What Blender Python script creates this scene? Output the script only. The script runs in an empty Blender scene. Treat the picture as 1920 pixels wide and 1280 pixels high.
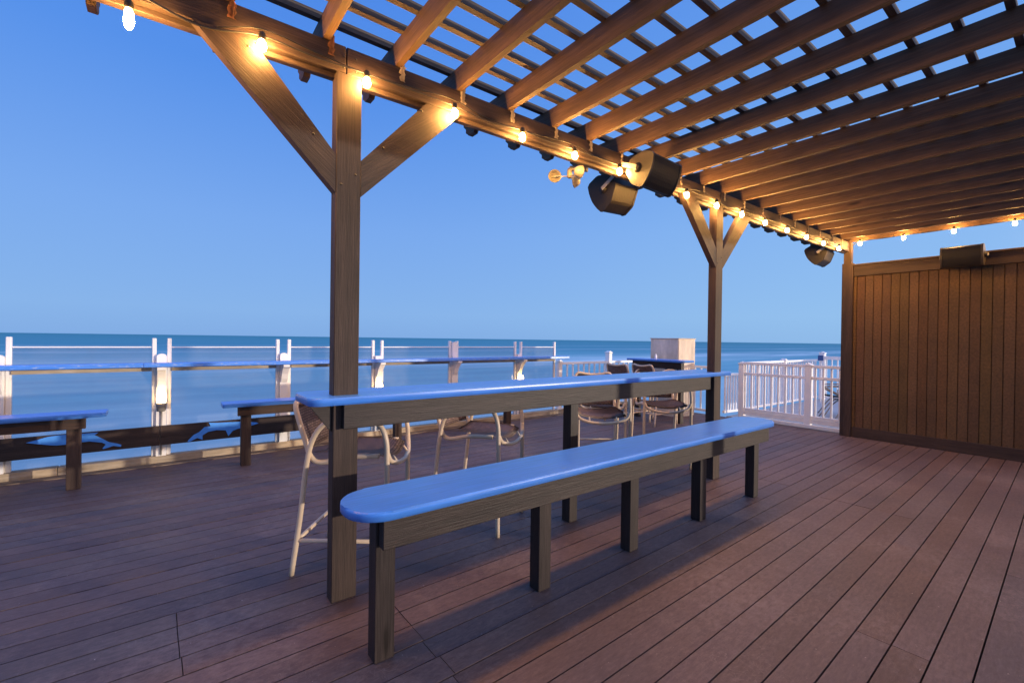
import bpy, bmesh, math, random
from mathutils import Vector, Matrix
random.seed(7)
scene = bpy.context.scene
COL = scene.collection

# ------------------------------------------------------------------ camera
cam_d = bpy.data.cameras.new('camera'); cam = bpy.data.objects.new('camera', cam_d); COL.objects.link(cam)
r_ = Vector((0.60962, 0.79258, 0.01338)); u_ = Vector((-0.01205, -0.00761, 0.9999)); f_ = Vector((-0.7926, 0.60972, -0.00491))
M = Matrix((r_, u_, -f_)).transposed().to_4x4(); M.translation = (0, 0, 1.5)
cam.matrix_world = M
cam_d.sensor_width = 36; cam_d.lens = 15.8; cam_d.clip_start = 0.05; cam_d.clip_end = 60000
scene.camera = cam

# ------------------------------------------------------------------ world, sun, exposure
SUN_EL = math.radians(3.8)
SUN_DIR = Vector((0.80, 0.60, 0)).normalized() * math.cos(SUN_EL) + Vector((0, 0, math.sin(SUN_EL)))
world = bpy.data.worlds.new('World'); scene.world = world; world.use_nodes = True
wn = world.node_tree.nodes; wl = world.node_tree.links; wn.clear()
w_out = wn.new('ShaderNodeOutputWorld'); w_bg = wn.new('ShaderNodeBackground')
sky = wn.new('ShaderNodeTexSky'); sky.sky_type = 'NISHITA'; sky.sun_disc = False
sky.sun_elevation = SUN_EL; sky.sun_rotation = math.atan2(SUN_DIR.x, SUN_DIR.y)
sky.air_density = 1.0; sky.dust_density = 0.2; sky.ozone_density = 4.0
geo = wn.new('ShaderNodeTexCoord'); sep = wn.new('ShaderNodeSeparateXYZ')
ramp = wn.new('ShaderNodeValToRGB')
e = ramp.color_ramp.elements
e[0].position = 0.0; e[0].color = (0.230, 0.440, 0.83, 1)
e[1].position = 0.90; e[1].color = (0.42, 0.66, 1.35, 1)  # zenith above the view, brighter than real dusk, added as fill light
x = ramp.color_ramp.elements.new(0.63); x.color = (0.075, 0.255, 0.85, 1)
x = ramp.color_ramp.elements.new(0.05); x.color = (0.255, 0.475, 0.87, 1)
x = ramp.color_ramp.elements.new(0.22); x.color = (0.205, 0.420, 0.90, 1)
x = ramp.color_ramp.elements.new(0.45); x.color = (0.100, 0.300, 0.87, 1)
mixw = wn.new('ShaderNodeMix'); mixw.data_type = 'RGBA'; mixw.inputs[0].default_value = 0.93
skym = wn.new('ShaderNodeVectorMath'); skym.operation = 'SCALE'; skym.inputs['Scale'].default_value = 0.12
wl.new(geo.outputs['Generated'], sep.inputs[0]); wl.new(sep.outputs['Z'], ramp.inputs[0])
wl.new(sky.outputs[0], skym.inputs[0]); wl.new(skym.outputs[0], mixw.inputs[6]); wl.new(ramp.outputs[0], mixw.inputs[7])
# afterglow of the low sun, behind the camera
gdot = wn.new('ShaderNodeVectorMath'); gdot.operation = 'DOT_PRODUCT'; gdot.inputs[1].default_value = (0.80, 0.60, 0.02)
wl.new(geo.outputs['Generated'], gdot.inputs[0])
gm = wn.new('ShaderNodeMapRange'); gm.interpolation_type = 'SMOOTHSTEP'; gm.inputs['From Min'].default_value = 0.5; gm.inputs['From Max'].default_value = 1.0
wl.new(gdot.outputs['Value'], gm.inputs['Value'])
glow = wn.new('ShaderNodeMix'); glow.data_type = 'RGBA'; glow.blend_type = 'ADD'; glow.inputs[7].default_value = (0.95, 0.66, 0.46, 1)
wl.new(gm.outputs[0], glow.inputs[0]); wl.new(mixw.outputs[2], glow.inputs[6])
gm2 = wn.new('ShaderNodeMapRange'); gm2.interpolation_type = 'SMOOTHSTEP'; gm2.inputs['From Min'].default_value = -0.6; gm2.inputs['From Max'].default_value = 0.6
wl.new(gdot.outputs['Value'], gm2.inputs['Value'])
glow2 = wn.new('ShaderNodeMix'); glow2.data_type = 'RGBA'; glow2.blend_type = 'ADD'; glow2.inputs[7].default_value = (0.055, 0.080, 0.035, 1)
wl.new(gm2.outputs[0], glow2.inputs[0]); wl.new(glow.outputs[2], glow2.inputs[6])
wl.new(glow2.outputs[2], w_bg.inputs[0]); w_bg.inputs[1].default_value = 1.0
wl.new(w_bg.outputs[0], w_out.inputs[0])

sun_d = bpy.data.lights.new('low_sun', 'SUN'); sun_d.energy = 3.2; sun_d.angle = math.radians(0.6); sun_d.color = (1.0, 0.84, 0.66)
sun = bpy.data.objects.new('low_sun', sun_d); COL.objects.link(sun)
sun.rotation_euler = (-SUN_DIR).to_track_quat('-Z', 'Y').to_euler(); sun.location = (8, 6, 6)

scene.view_settings.view_transform = 'Standard'; scene.view_settings.look = 'None'
scene.view_settings.exposure = 0.0; scene.view_settings.gamma = 1.0
scene.cycles.use_denoising = True
scene.cycles.max_bounces = 8
scene.cycles.sample_clamp_indirect = 4.0

# ------------------------------------------------------------------ materials
def nt(name):
    m = bpy.data.materials.new(name); m.use_nodes = True
    n = m.node_tree.nodes; l = m.node_tree.links
    return m, n, l, n['Principled BSDF']
def noise(n, l, vec, scale, detail=4, rough=0.55):
    t = n.new('ShaderNodeTexNoise'); t.inputs['Scale'].default_value = scale
    t.inputs['Detail'].default_value = detail; t.inputs['Roughness'].default_value = rough
    if vec is not None: l.new(vec, t.inputs['Vector'])
    return t.outputs['Fac']
def cramp(n, l, fac, stops):
    r = n.new('ShaderNodeValToRGB'); el = r.color_ramp.elements
    el[0].position, el[0].color = stops[0][0], (*stops[0][1], 1)
    el[1].position, el[1].color = stops[-1][0], (*stops[-1][1], 1)
    for p, c in stops[1:-1]:
        k = el.new(p); k.color = (*c, 1)
    l.new(fac, r.inputs[0]); return r.outputs[0]
def mixc(n, l, fac, a, b, mode='MIX'):
    m = n.new('ShaderNodeMix'); m.data_type = 'RGBA'; m.blend_type = mode
    for sock, v in ((m.inputs[0], fac), (m.inputs[6], a), (m.inputs[7], b)):
        if isinstance(v, (int, float)): sock.default_value = v
        elif isinstance(v, tuple): sock.default_value = (*v, 1)
        else: l.new(v, sock)
    return m.outputs[2]
def bump(n, l, h, bs, strength=0.3, dist=0.01):
    b = n.new('ShaderNodeBump'); b.inputs['Strength'].default_value = strength; b.inputs['Distance'].default_value = dist
    l.new(h, b.inputs['Height']); l.new(b.outputs[0], bs.inputs['Normal'])
def mapping(n, l, vec, sc):
    m = n.new('ShaderNodeMapping'); m.inputs['Scale'].default_value = sc; l.new(vec, m.inputs['Vector']); return m.outputs[0]

def wood(name, c1, c2, c3, rough=0.65, grain=(1.6, 38, 1), knots=True, bstr=0.35, spec=0.3, tone_attr=False):
    m, n, l, bs = nt(name)
    tc = n.new('ShaderNodeTexCoord')
    g = noise(n, l, mapping(n, l, tc.outputs['UV'], grain), 2.2, 7, 0.65)
    g2 = noise(n, l, mapping(n, l, tc.outputs['UV'], (grain[0]*.25, grain[1]*.22, 1)), 1.6, 3, 0.5)
    base = cramp(n, l, g, [(0.3, c1), (0.52, c2), (0.72, c3)])
    tone = cramp(n, l, g2, [(0.3, (0.72, 0.72, 0.72)), (0.7, (1.2, 1.17, 1.13))])
    col = mixc(n, l, 1.0, base, tone, 'MULTIPLY')
    if knots:
        v = n.new('ShaderNodeTexVoronoi'); v.inputs['Scale'].default_value = 1.0; v.feature = 'F1'
        l.new(mapping(n, l, tc.outputs['UV'], (1.3, 5.5, 1)), v.inputs['Vector'])
        kf = cramp(n, l, v.outputs['Distance'], [(0.05, (0.25, 0.2, 0.17)), (0.13, (1, 1, 1))])
        col = mixc(n, l, 0.85, col, kf, 'MULTIPLY')
    ob = noise(n, l, tc.outputs['Object'], 3.0, 4)
    col = mixc(n, l, 1.0, col, cramp(n, l, ob, [(0.3, (0.82, 0.82, 0.84)), (0.7, (1.12, 1.1, 1.08))]), 'MULTIPLY')
    if tone_attr:
        at = n.new('ShaderNodeAttribute'); at.attribute_name = 'tone'; col = mixc(n, l, 1.0, col, at.outputs['Color'], 'MULTIPLY')
    l.new(col, bs.inputs['Base Color'])
    bs.inputs['Roughness'].default_value = rough; bs.inputs['Specular IOR Level'].default_value = spec
    bump(n, l, g, bs, bstr, 0.004)
    return m

M_WOOD = wood('stained_timber', (0.032, 0.020, 0.016), (0.052, 0.033, 0.027), (0.078, 0.050, 0.041), bstr=0.6, grain=(2.2, 60, 1))
M_RAFT = wood('rafter_timber', (0.054, 0.029, 0.015), (0.088, 0.049, 0.026), (0.128, 0.075, 0.042))
M_SLAT = wood('slat_timber', (0.045, 0.034, 0.029), (0.08, 0.062, 0.052), (0.13, 0.10, 0.085), knots=False)
M_DARK = wood('dark_bench_timber', (0.020, 0.0135, 0.0125), (0.034, 0.0235, 0.0220), (0.050, 0.0355, 0.0335), 0.5, bstr=0.6, grain=(2.2, 60, 1))
M_PALE = wood('pale_plywood', (0.64, 0.55, 0.44), (0.72, 0.63, 0.52), (0.78, 0.69, 0.58), 0.7, (2, 9, 1), False, .15)
M_KERB = wood('weathered_kerb', (0.28, 0.22, 0.15), (0.45, 0.37, 0.27), (0.58, 0.50, 0.40), 0.8, (1.2, 9, 1), False, .3)
M_SIDE = wood('siding_timber', (0.080, 0.045, 0.022), (0.125, 0.071, 0.036), (0.170, 0.098, 0.052), 0.7, (90, 3, 1), False, .6, tone_attr=True)

def paint(name, c, rough=0.35, var=0.12, scuff=None, bstr=0.06, spec=0.5, nscale=7):
    m, n, l, bs = nt(name); tc = n.new('ShaderNodeTexCoord')
    f = noise(n, l, tc.outputs['Object'], nscale, 5)
    a = tuple(v*(1-var) for v in c); b = tuple(min(1, v*(1+var)) for v in c)
    col = cramp(n, l, f, [(0.3, a), (0.7, b)])
    if scuff:
        s = noise(n, l, mapping(n, l, tc.outputs['UV'], (6, 30, 1)), 3.0, 9, 0.75)
        sf = cramp(n, l, s, [(0.62, (0, 0, 0)), (0.74, (1, 1, 1))])
        col = mixc(n, l, sf, col, scuff)
    l.new(col, bs.inputs['Base Color'])
    rf = n.new('ShaderNodeMapRange'); rf.inputs['To Min'].default_value = rough*0.8; rf.inputs['To Max'].default_value = min(1, rough*1.35)
    l.new(f, rf.inputs['Value']); l.new(rf.outputs[0], bs.inputs['Roughness'])
    bs.inputs['Specular IOR Level'].default_value = spec
    f2 = noise(n, l, tc.outputs['Object'], 60, 3)
    bump(n, l, f2, bs, bstr, 0.003)
    return m
def boardpaint(name, c, scuff):
    m, n, l, bs = nt(name); tc = n.new('ShaderNodeTexCoord')
    br = noise(n, l, mapping(n, l, tc.outputs['UV'], (1.2, 26, 1)), 2.4, 6, 0.6)
    big = noise(n, l, tc.outputs['Object'], 2.2, 4)
    col = cramp(n, l, br, [(0.3, tuple(v*0.84 for v in c)), (0.7, tuple(min(1, v*1.16) for v in c))])
    col = mixc(n, l, 1.0, col, cramp(n, l, big, [(0.3, (0.86, 0.92, 0.94)), (0.7, (1.35, 1.10, 1.03))]), 'MULTIPLY')
    fine = noise(n, l, mapping(n, l, tc.outputs['UV'], (5, 16, 1)), 2.6, 10, 0.78)
    mu = n.new('ShaderNodeMath'); mu.operation = 'MULTIPLY'; l.new(fine, mu.inputs[0]); l.new(big, mu.inputs[1])
    col = mixc(n, l, cramp(n, l, mu.outputs[0], [(0.36, (0, 0, 0)), (0.42, (0.7, 0.7, 0.7))]), col, scuff)
    g = n.new('ShaderNodeNewGeometry')
    edge = n.new('ShaderNodeMath'); edge.operation = 'MULTIPLY'; l.new(g.outputs['Pointiness'], edge.inputs[0]); l.new(fine, edge.inputs[1])
    col = mixc(n, l, cramp(n, l, edge.outputs[0], [(0.335, (0, 0, 0)), (0.375, (0.7, 0.7, 0.7))]), col, (0.45, 0.52, 0.66))
    l.new(col, bs.inputs['Base Color'])
    mr = n.new('ShaderNodeMapRange'); mr.inputs['To Min'].default_value = 0.24; mr.inputs['To Max'].default_value = 0.38; l.new(fine, mr.inputs['Value'])
    l.new(mr.outputs[0], bs.inputs['Roughness']); bs.inputs['Specular IOR Level'].default_value = 0.8
    bump(n, l, br, bs, 0.12, 0.003); return m
M_BLUE = boardpaint('blue_gloss_paint', (0.060, 0.245, 0.80), (0.22, 0.34, 0.64))
M_BLUE2 = paint('blue_cutout_paint', (0.07, 0.30, 0.80), 0.5, 0.1)
M_WHITE = paint('white_weathered_paint', (0.80, 0.78, 0.77), 0.5, 0.06, (0.60, 0.54, 0.48), 0.12)
M_WHITE2 = paint('white_vinyl', (0.84, 0.83, 0.84), 0.4, 0.04)
M_CREAM = paint('cream_powder_coat', (0.60, 0.47, 0.35), 0.38, 0.06, (0.40, 0.30, 0.22), 0.05)
M_BLACK = paint('dark_plastic', (0.013, 0.011, 0.010), 0.5, 0.25, (0.05, 0.04, 0.03), 0.5, 0.3, nscale=18)
M_BROWNP = paint('brown_plastic', (0.040, 0.030, 0.020), 0.42, 0.12)
M_METAL = paint('grey_metal', (0.26, 0.25, 0.24), 0.45, 0.2)
M_RUST = paint('rusty_strap', (0.11, 0.038, 0.020), 0.75, 0.4, None, 0.5, nscale=30)
M_STRAP = paint('weathered_strap', (0.36, 0.29, 0.22), 0.6, 0.35, None, 0.5, nscale=30)
M_WIRE = paint('black_wire', (0.015, 0.013, 0.012), 0.5, 0.1)
M_CUP = paint('yellowed_plastic', (0.16, 0.14, 0.11), 0.45, 0.1)
M_PATIO = paint('grey_patio', (0.42, 0.41, 0.43), 0.7, 0.12)
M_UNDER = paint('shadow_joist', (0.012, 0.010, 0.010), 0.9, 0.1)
M_SIGN = paint('navy_panel', (0.03, 0.08, 0.25), 0.5, 0.1)

def weave():
    m, n, l, bs = nt('woven_sling'); tc = n.new('ShaderNodeTexCoord')
    ck = n.new('ShaderNodeTexBrick'); ck.inputs['Scale'].default_value = 1.0
    ck.inputs['Brick Width'].default_value = 0.034; ck.inputs['Row Height'].default_value = 0.017; ck.inputs['Mortar Size'].default_value = 0.0022
    ck.inputs['Color1'].default_value = (0.27, 0.18, 0.16, 1); ck.inputs['Color2'].default_value = (0.15, 0.095, 0.085, 1); ck.inputs['Mortar'].default_value = (0.03, 0.022, 0.02, 1)
    l.new(tc.outputs['UV'], ck.inputs['Vector']); l.new(ck.outputs['Color'], bs.inputs['Base Color'])
    bs.inputs['Roughness'].default_value = 0.55; bump(n, l, ck.outputs['Fac'], bs, -0.5, 0.003)
    return m
M_WEAVE = weave()

def glassmat():
    m = bpy.data.materials.new('salt_hazed_glass'); m.use_nodes = True; n = m.node_tree.nodes; l = m.node_tree.links; n.clear()
    out = n.new('ShaderNodeOutputMaterial'); tr = n.new('ShaderNodeBsdfTransparent'); tr.inputs[0].default_value = (0.90, 0.92, 0.94, 1)
    gl = n.new('ShaderNodeBsdfGlossy'); gl.inputs['Roughness'].default_value = 0.03
    df = n.new('ShaderNodeBsdfDiffuse'); df.inputs[0].default_value = (0.75, 0.74, 0.78, 1)
    fr = n.new('ShaderNodeFresnel'); fr.inputs[0].default_value = 1.25
    m1 = n.new('ShaderNodeMixShader'); m2 = n.new('ShaderNodeMixShader')
    tc = n.new('ShaderNodeTexCoord'); nf = noise(n, l, mapping(n, l, tc.outputs['Object'], (1, 2.5, 5)), 1.6, 7, 0.6)
    mr = n.new('ShaderNodeMapRange'); mr.inputs['From Min'].default_value = 0.35; mr.inputs['From Max'].default_value = 0.75
    mr.inputs['To Min'].default_value = 0.03; mr.inputs['To Max'].default_value = 0.06; l.new(nf, mr.inputs['Value'])
    l.new(mr.outputs[0], m1.inputs[0]); l.new(tr.outputs[0], m1.inputs[1]); l.new(df.outputs[0], m1.inputs[2])
    l.new(fr.outputs[0], m2.inputs[0]); l.new(m1.outputs[0], m2.inputs[1]); l.new(gl.outputs[0], m2.inputs[2])
    l.new(m2.outputs[0], out.inputs[0]); return m
M_GLASS = glassmat()

def emis(name, col, st):
    m = bpy.data.materials.new(name); m.use_nodes = True; n = m.node_tree.nodes; l = m.node_tree.links; n.clear()
    out = n.new('ShaderNodeOutputMaterial'); em = n.new('ShaderNodeEmission'); em.inputs[0].default_value = (*col, 1); em.inputs[1].default_value = st
    l.new(em.outputs[0], out.inputs[0]); return m
M_BULB = emis('glowing_bulb', (1.0, 0.50, 0.13), 1080)
M_JAR = emis('glowing_jar', (1.0, 0.66, 0.27), 20)

def deckmat():
    m, n, l, bs = nt('deck_boards'); tc = n.new('ShaderNodeTexCoord')
    at = n.new('ShaderNodeAttribute'); at.attribute_name = 'tone'
    g = noise(n, l, mapping(n, l, tc.outputs['UV'], (5, 18, 1)), 3.0, 8, 0.75)
    base = cramp(n, l, g, [(0.3, (0.084, 0.055, 0.055)), (0.55, (0.128, 0.086, 0.085)), (0.75, (0.176, 0.122, 0.119))])
    col = mixc(n, l, 1.0, base, at.outputs['Color'], 'MULTIPLY')
    # worn, salt-scuffed patches
    big = noise(n, l, tc.outputs['Object'], 0.9, 5, 0.6)
    fine = noise(n, l, mapping(n, l, tc.outputs['Object'], (9, 5, 9)), 3.2, 9, 0.78)
    mul = n.new('ShaderNodeMath'); mul.operation = 'MULTIPLY'; l.new(big, mul.inputs[0]); l.new(fine, mul.inputs[1])
    wf = cramp(n, l, mul.outputs[0], [(0.25, (0, 0, 0)), (0.38, (0.58, 0.58, 0.58))])
    col = mixc(n, l, wf, col, (0.235, 0.175, 0.165))
    dk = noise(n, l, tc.outputs['Object'], 1.3, 3, 0.5)
    col = mixc(n, l, 1.0, col, cramp(n, l, dk, [(0.30, (0.84, 0.85, 0.89)), (0.62, (1.07, 1.04, 1.02))]), 'MULTIPLY')
    sp = noise(n, l, tc.outputs['Object'], 48, 4, 0.6)
    col = mixc(n, l, cramp(n, l, sp, [(0.70, (0, 0, 0)), (0.75, (1, 1, 1))]), col, (0.46, 0.38, 0.33))
    # fine curved scratches left by dragged stools
    vor = n.new('ShaderNodeTexVoronoi'); vor.feature = 'DISTANCE_TO_EDGE'; vor.inputs['Scale'].default_value = 26
    wn_ = n.new('ShaderNodeTexNoise'); wn_.inputs['Scale'].default_value = 5; l.new(tc.outputs['Object'], wn_.inputs['Vector'])
    vm = mixc(n, l, 0.35, tc.outputs['Object'], wn_.outputs['Color'], 'ADD'); l.new(vm, vor.inputs['Vector'])
    scr = cramp(n, l, vor.outputs['Distance'], [(0.0, (1, 1, 1)), (0.018, (0, 0, 0))])
    reg = cramp(n, l, noise(n, l, tc.outputs['Object'], 1.7, 5, 0.65), [(0.50, (0, 0, 0)), (0.66, (0.55, 0.55, 0.55))])
    col = mixc(n, l, mixc(n, l, 1.0, scr, reg, 'MULTIPLY'), col, (0.34, 0.27, 0.25))
    l.new(col, bs.inputs['Base Color'])
    mr = n.new('ShaderNodeMapRange'); mr.inputs['To Min'].default_value = 0.42; mr.inputs['To Max'].default_value = 0.72; l.new(fine, mr.inputs['Value'])
    l.new(mr.outputs[0], bs.inputs['Roughness']); bs.inputs['Specular IOR Level'].default_value = 0.35
    bump(n, l, g, bs, 0.35, 0.004); return m
M_DECK = deckmat()

def seamat():
    m, n, l, bs = nt('sea_water'); tc = n.new('ShaderNodeTexCoord')
    sp = n.new('ShaderNodeSeparateXYZ'); l.new(tc.outputs['Object'], sp.inputs[0])
    # distance out to sea (object -X) on a log scale
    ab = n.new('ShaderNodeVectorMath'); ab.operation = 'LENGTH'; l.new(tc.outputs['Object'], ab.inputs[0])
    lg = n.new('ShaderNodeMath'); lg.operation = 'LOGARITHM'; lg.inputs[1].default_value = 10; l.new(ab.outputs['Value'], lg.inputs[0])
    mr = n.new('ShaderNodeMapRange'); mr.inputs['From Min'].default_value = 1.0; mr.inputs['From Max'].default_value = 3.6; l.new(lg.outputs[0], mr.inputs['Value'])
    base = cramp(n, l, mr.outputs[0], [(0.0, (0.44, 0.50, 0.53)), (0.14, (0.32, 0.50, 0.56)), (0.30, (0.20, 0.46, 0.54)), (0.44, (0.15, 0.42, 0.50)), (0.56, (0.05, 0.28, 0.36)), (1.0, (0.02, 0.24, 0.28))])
    # long-exposure surf: soft bands parallel to the shore
    b1 = noise(n, l, mapping(n, l, tc.outputs['Object'], (0.012, 0.004, 1)), 1.0, 4, 0.55)
    b2 = noise(n, l, mapping(n, l, tc.outputs['Object'], (0.22, 0.03, 1)), 1.0, 5, 0.6)
    wob = n.new('ShaderNodeMath'); wob.operation = 'MULTIPLY_ADD'; wob.inputs[1].default_value = -90; l.new(b1, wob.inputs[0]); l.new(sp.outputs['X'], wob.inputs[2])
    sh = n.new('ShaderNodeMapRange'); sh.inputs['From Min'].default_value = -60; sh.inputs['From Max'].default_value = -420; l.new(wob.outputs[0], sh.inputs['Value'])
    bands = cramp(n, l, sh.outputs[0], [(0.0, (.15, .15, .15)), (0.05, (.45, .45, .45)), (0.10, (.05, .05, .05)), (0.17, (.1, .1, .1)), (0.21, (.85, .85, .85)), (0.26, (.6, .6, .6)), (0.32, (.05, .05, .05)), (0.42, (0, 0, 0)), (0.47, (.4, .4, .4)), (0.53, (0, 0, 0)), (0.75, (0, 0, 0)), (0.79, (.28, .28, .28)), (0.84, (0, 0, 0)), (1.0, (0, 0, 0))])
    brk = cramp(n, l, noise(n, l, mapping(n, l, tc.outputs['Object'], (0.05, 0.009, 1)), 1.0, 4, 0.6), [(0.38, (.25, .25, .25)), (0.6, (1, 1, 1))])
    foam = mixc(n, l, 1.0, bands, brk, 'MULTIPLY')
    col = mixc(n, l, foam, base, (0.78, 0.84, 0.86))
    col = mixc(n, l, 1.0, col, cramp(n, l, b2, [(0.3, (0.78, 0.84, 0.90)), (0.7, (1.22, 1.15, 1.08))]), 'MULTIPLY')
    l.new(col, bs.inputs['Base Color']); bs.inputs['Roughness'].default_value = 0.5; bs.inputs['Specular IOR Level'].default_value = 0.25
    return m
M_SEA = seamat()

# ------------------------------------------------------------------ mesh helpers
class MB:
    def __init__(s):
        s.bm = bmesh.new(); s.uv = s.bm.loops.layers.uv.new('UVMap'); s.col = None
    def _face(s, vs, uvs):
        try: f = s.bm.faces.new(vs)
        except ValueError: return None
        for lp, q in zip(f.loops, uvs): lp[s.uv].uv = q
        return f
    def box(s, c, size, mat=None, bev=0.0):
        """box centred at c; uv u runs along the longest side, in metres"""
        hx, hy, hz = size[0]/2, size[1]/2, size[2]/2
        T = Matrix.Translation(c) @ (mat.to_4x4() if mat is not None else Matrix.Identity(4))
        ax = max(range(3), key=lambda i: size[i]); ou, ov = random.uniform(0, 50), random.uniform(0, 50)
        P = [Vector((a*hx, b*hy, d*hz)) for a in (-1, 1) for b in (-1, 1) for d in (-1, 1)]
        V = [s.bm.verts.new(T @ p) for p in P]
        faces = []
        for k, idx in enumerate(((0,1,3,2), (4,6,7,5), (0,4,5,1), (2,3,7,6), (0,2,6,4), (1,5,7,3))):
            nax = k//2; rest = [i for i in range(3) if i != nax]
            if ax in rest: ua = ax; va = [i for i in rest if i != ax][0]
            else: ua, va = rest
            faces.append(s._face([V[i] for i in idx], [(P[i][ua]+ou, P[i][va]+ov+k*1.7) for i in idx]))
        if bev > 0:
            es = {e for f in faces for e in f.edges}
            bmesh.ops.bevel(s.bm, geom=list(es), offset=bev, segments=1, affect='EDGES', profile=0.6)
        return faces
    def span(s, lo, hi, bev=0.0):
        lo, hi = Vector(lo), Vector(hi); return s.box((lo+hi)/2, hi-lo, None, bev)
    def beam(s, a, b, w, h, up=(0, 0, 1), bev=0.0):
        """board from a to b, w across, h along up"""
        a, b = Vector(a), Vector(b); d = (b-a).normalized(); up = Vector(up)
        sd = d.cross(up).normalized(); u2 = sd.cross(d)
        return s.box((a+b)/2, ((b-a).length, w, h), Matrix((d, sd, u2)).transposed(), bev)
    def prism(s, pts, ax, lo, hi, bev=0.0):
        """polygon pts (2D, the other two axes in order) extruded along axis ax"""
        o = [i for i in range(3) if i != ax]; ou = random.uniform(0, 40)
        def mk(p, t):
            v = [0, 0, 0]; v[o[0]], v[o[1]] = p; v[ax] = t; return s.bm.verts.new(v)
        A = [mk(p, lo) for p in pts]; B = [mk(p, hi) for p in pts]
        s._face(A, [(p[0]+ou, p[1]) for p in pts]); s._face(B[::-1], [(p[0]+ou, p[1]) for p in pts[::-1]])
        acc = 0
        for i in range(len(pts)):
            j = (i+1) % len(pts); L = math.dist(pts[i], pts[j])
            s._face([A[i], A[j], B[j], B[i]], [(acc+ou, lo), (acc+L+ou, lo), (acc+L+ou, hi), (acc+ou, hi)]); acc += L
        bmesh.ops.recalc_face_normals(s.bm, faces=s.bm.faces)
    def tube(s, pts, r, n=10, smooth=4, caps=True, closed=False):
        P = [Vector(p) for p in pts]
        if smooth and len(P) > 2:
            Q = []; m = len(P); rng = m if closed else m-1
            for i in range(rng):
                p0 = P[(i-1) % m] if (closed or i > 0) else P[0]*2-P[1]; p1 = P[i]; p2 = P[(i+1) % m]
                p3 = P[(i+2) % m] if (closed or i+2 < m) else P[-1]*2-P[-2]
                for k in range(smooth):
                    t = k/smooth
                    Q.append(0.5*((2*p1)+(p2-p0)*t+(2*p0-5*p1+4*p2-p3)*t*t+(3*p1-p0-3*p2+p3)*t**3))
            if not closed: Q.append(P[-1])
            P = Q
        m = len(P); rings = []; prev = None; acc = 0
        for i, p in enumerate(P):
            d = (P[(i+1) % m]-P[(i-1) % m]) if closed else (P[min(i+1, m-1)]-P[max(i-1, 0)])
            d.normalize()
            if prev is None: a = d.orthogonal().normalized()
            else: a = (prev - d*prev.dot(d)).normalized()
            prev = a; b = d.cross(a)
            rr = r[i*len(r)//m] if isinstance(r, (list, tuple)) else r
            rings.append([s.bm.verts.new(p+(a*math.cos(2*math.pi*k/n)+b*math.sin(2*math.pi*k/n))*rr) for k in range(n)])
        for i in range(m if closed else m-1):
            A, B = rings[i], rings[(i+1) % m]; L = (P[(i+1) % m]-P[i]).length
            for k in range(n):
                f = s._face([A[k], A[(k+1) % n], B[(k+1) % n], B[k]], [(acc, k/n*.1), (acc, (k+1)/n*.1), (acc+L, (k+1)/n*.1), (acc+L, k/n*.1)])
                if f: f.smooth = True
            acc += L
        if caps and not closed:
            s._face(rings[0][::-1], [(0, 0)]*n); s._face(rings[-1], [(0, 0)]*n)
    def lathe(s, c, prof, n=14, axis=(0, 0, 1)):
        """prof: list of (radius, offset along axis)"""
        ax = Vector(axis).normalized(); a = ax.orthogonal().normalized(); b = ax.cross(a); c = Vector(c); R = []
        for rr, t in prof:
            R.append([s.bm.verts.new(c+ax*t+(a*math.cos(2*math.pi*k/n)+b*math.sin(2*math.pi*k/n))*max(rr, 1e-4)) for k in range(n)])
        for i in range(len(R)-1):
            for k in range(n):
                f = s._face([R[i][k], R[i][(k+1) % n], R[i+1][(k+1) % n], R[i+1][k]], [(k/n, i*.1), ((k+1)/n, i*.1), ((k+1)/n, i*.1+.1), (k/n, i*.1+.1)])
                if f: f.smooth = True
        s._face(R[0][::-1], [(0, 0)]*n); s._face(R[-1], [(0, 0)]*n)
    def grid(s, rows, thick=0.0):
        """rows: grid of points -> sheet, with uv in metres"""
        V = [[s.bm.verts.new(p) for p in r] for r in rows]; cu = [0]
        for j in range(1, len(rows[0])): cu.append(cu[-1]+(Vector(rows[0][j])-Vector(rows[0][j-1])).length)
        cv = [0]
        for i in range(1, len(rows)): cv.append(cv[-1]+(Vector(rows[i][0])-Vector(rows[i-1][0])).length)
        fs = []
        for i in range(len(rows)-1):
            for j in range(len(rows[0])-1):
                f = s._face([V[i][j], V[i][j+1], V[i+1][j+1], V[i+1][j]], [(cu[j], cv[i]), (cu[j+1], cv[i]), (cu[j+1], cv[i+1]), (cu[j], cv[i+1])])
                f.smooth = True; fs.append(f)
        if thick: bmesh.ops.solidify(s.bm, geom=fs, thickness=thick)
    def build(s, name, mat, parent=None):
        me = bpy.data.meshes.new(name); bmesh.ops.recalc_face_normals(s.bm, faces=s.bm.faces)
        s.bm.to_mesh(me); s.bm.free(); me.materials.append(mat)
        o = bpy.data.objects.new(name, me); COL.objects.link(o)
        if parent is not None: o.parent = parent
        return o
def tag(o, label=None, cat=None, group=None, kind=None):
    if label: o['label'] = label
    if cat: o['category'] = cat
    if group: o['group'] = group
    if kind: o['kind'] = kind
    return o
def thing(name, loc, label, cat, group=None, rz=0):
    o = bpy.data.objects.new(name, None); COL.objects.link(o); o.location = loc; o.rotation_euler = (0, 0, rz); o.empty_display_size = 0.1
    return tag(o, label, cat, group)
def copy_tree(o, parent=None):
    c = o.copy(); COL.objects.link(c); c.parent = parent
    for ch in [q for q in bpy.data.objects if q.parent == o]: copy_tree(ch, c)
    return c

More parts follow.
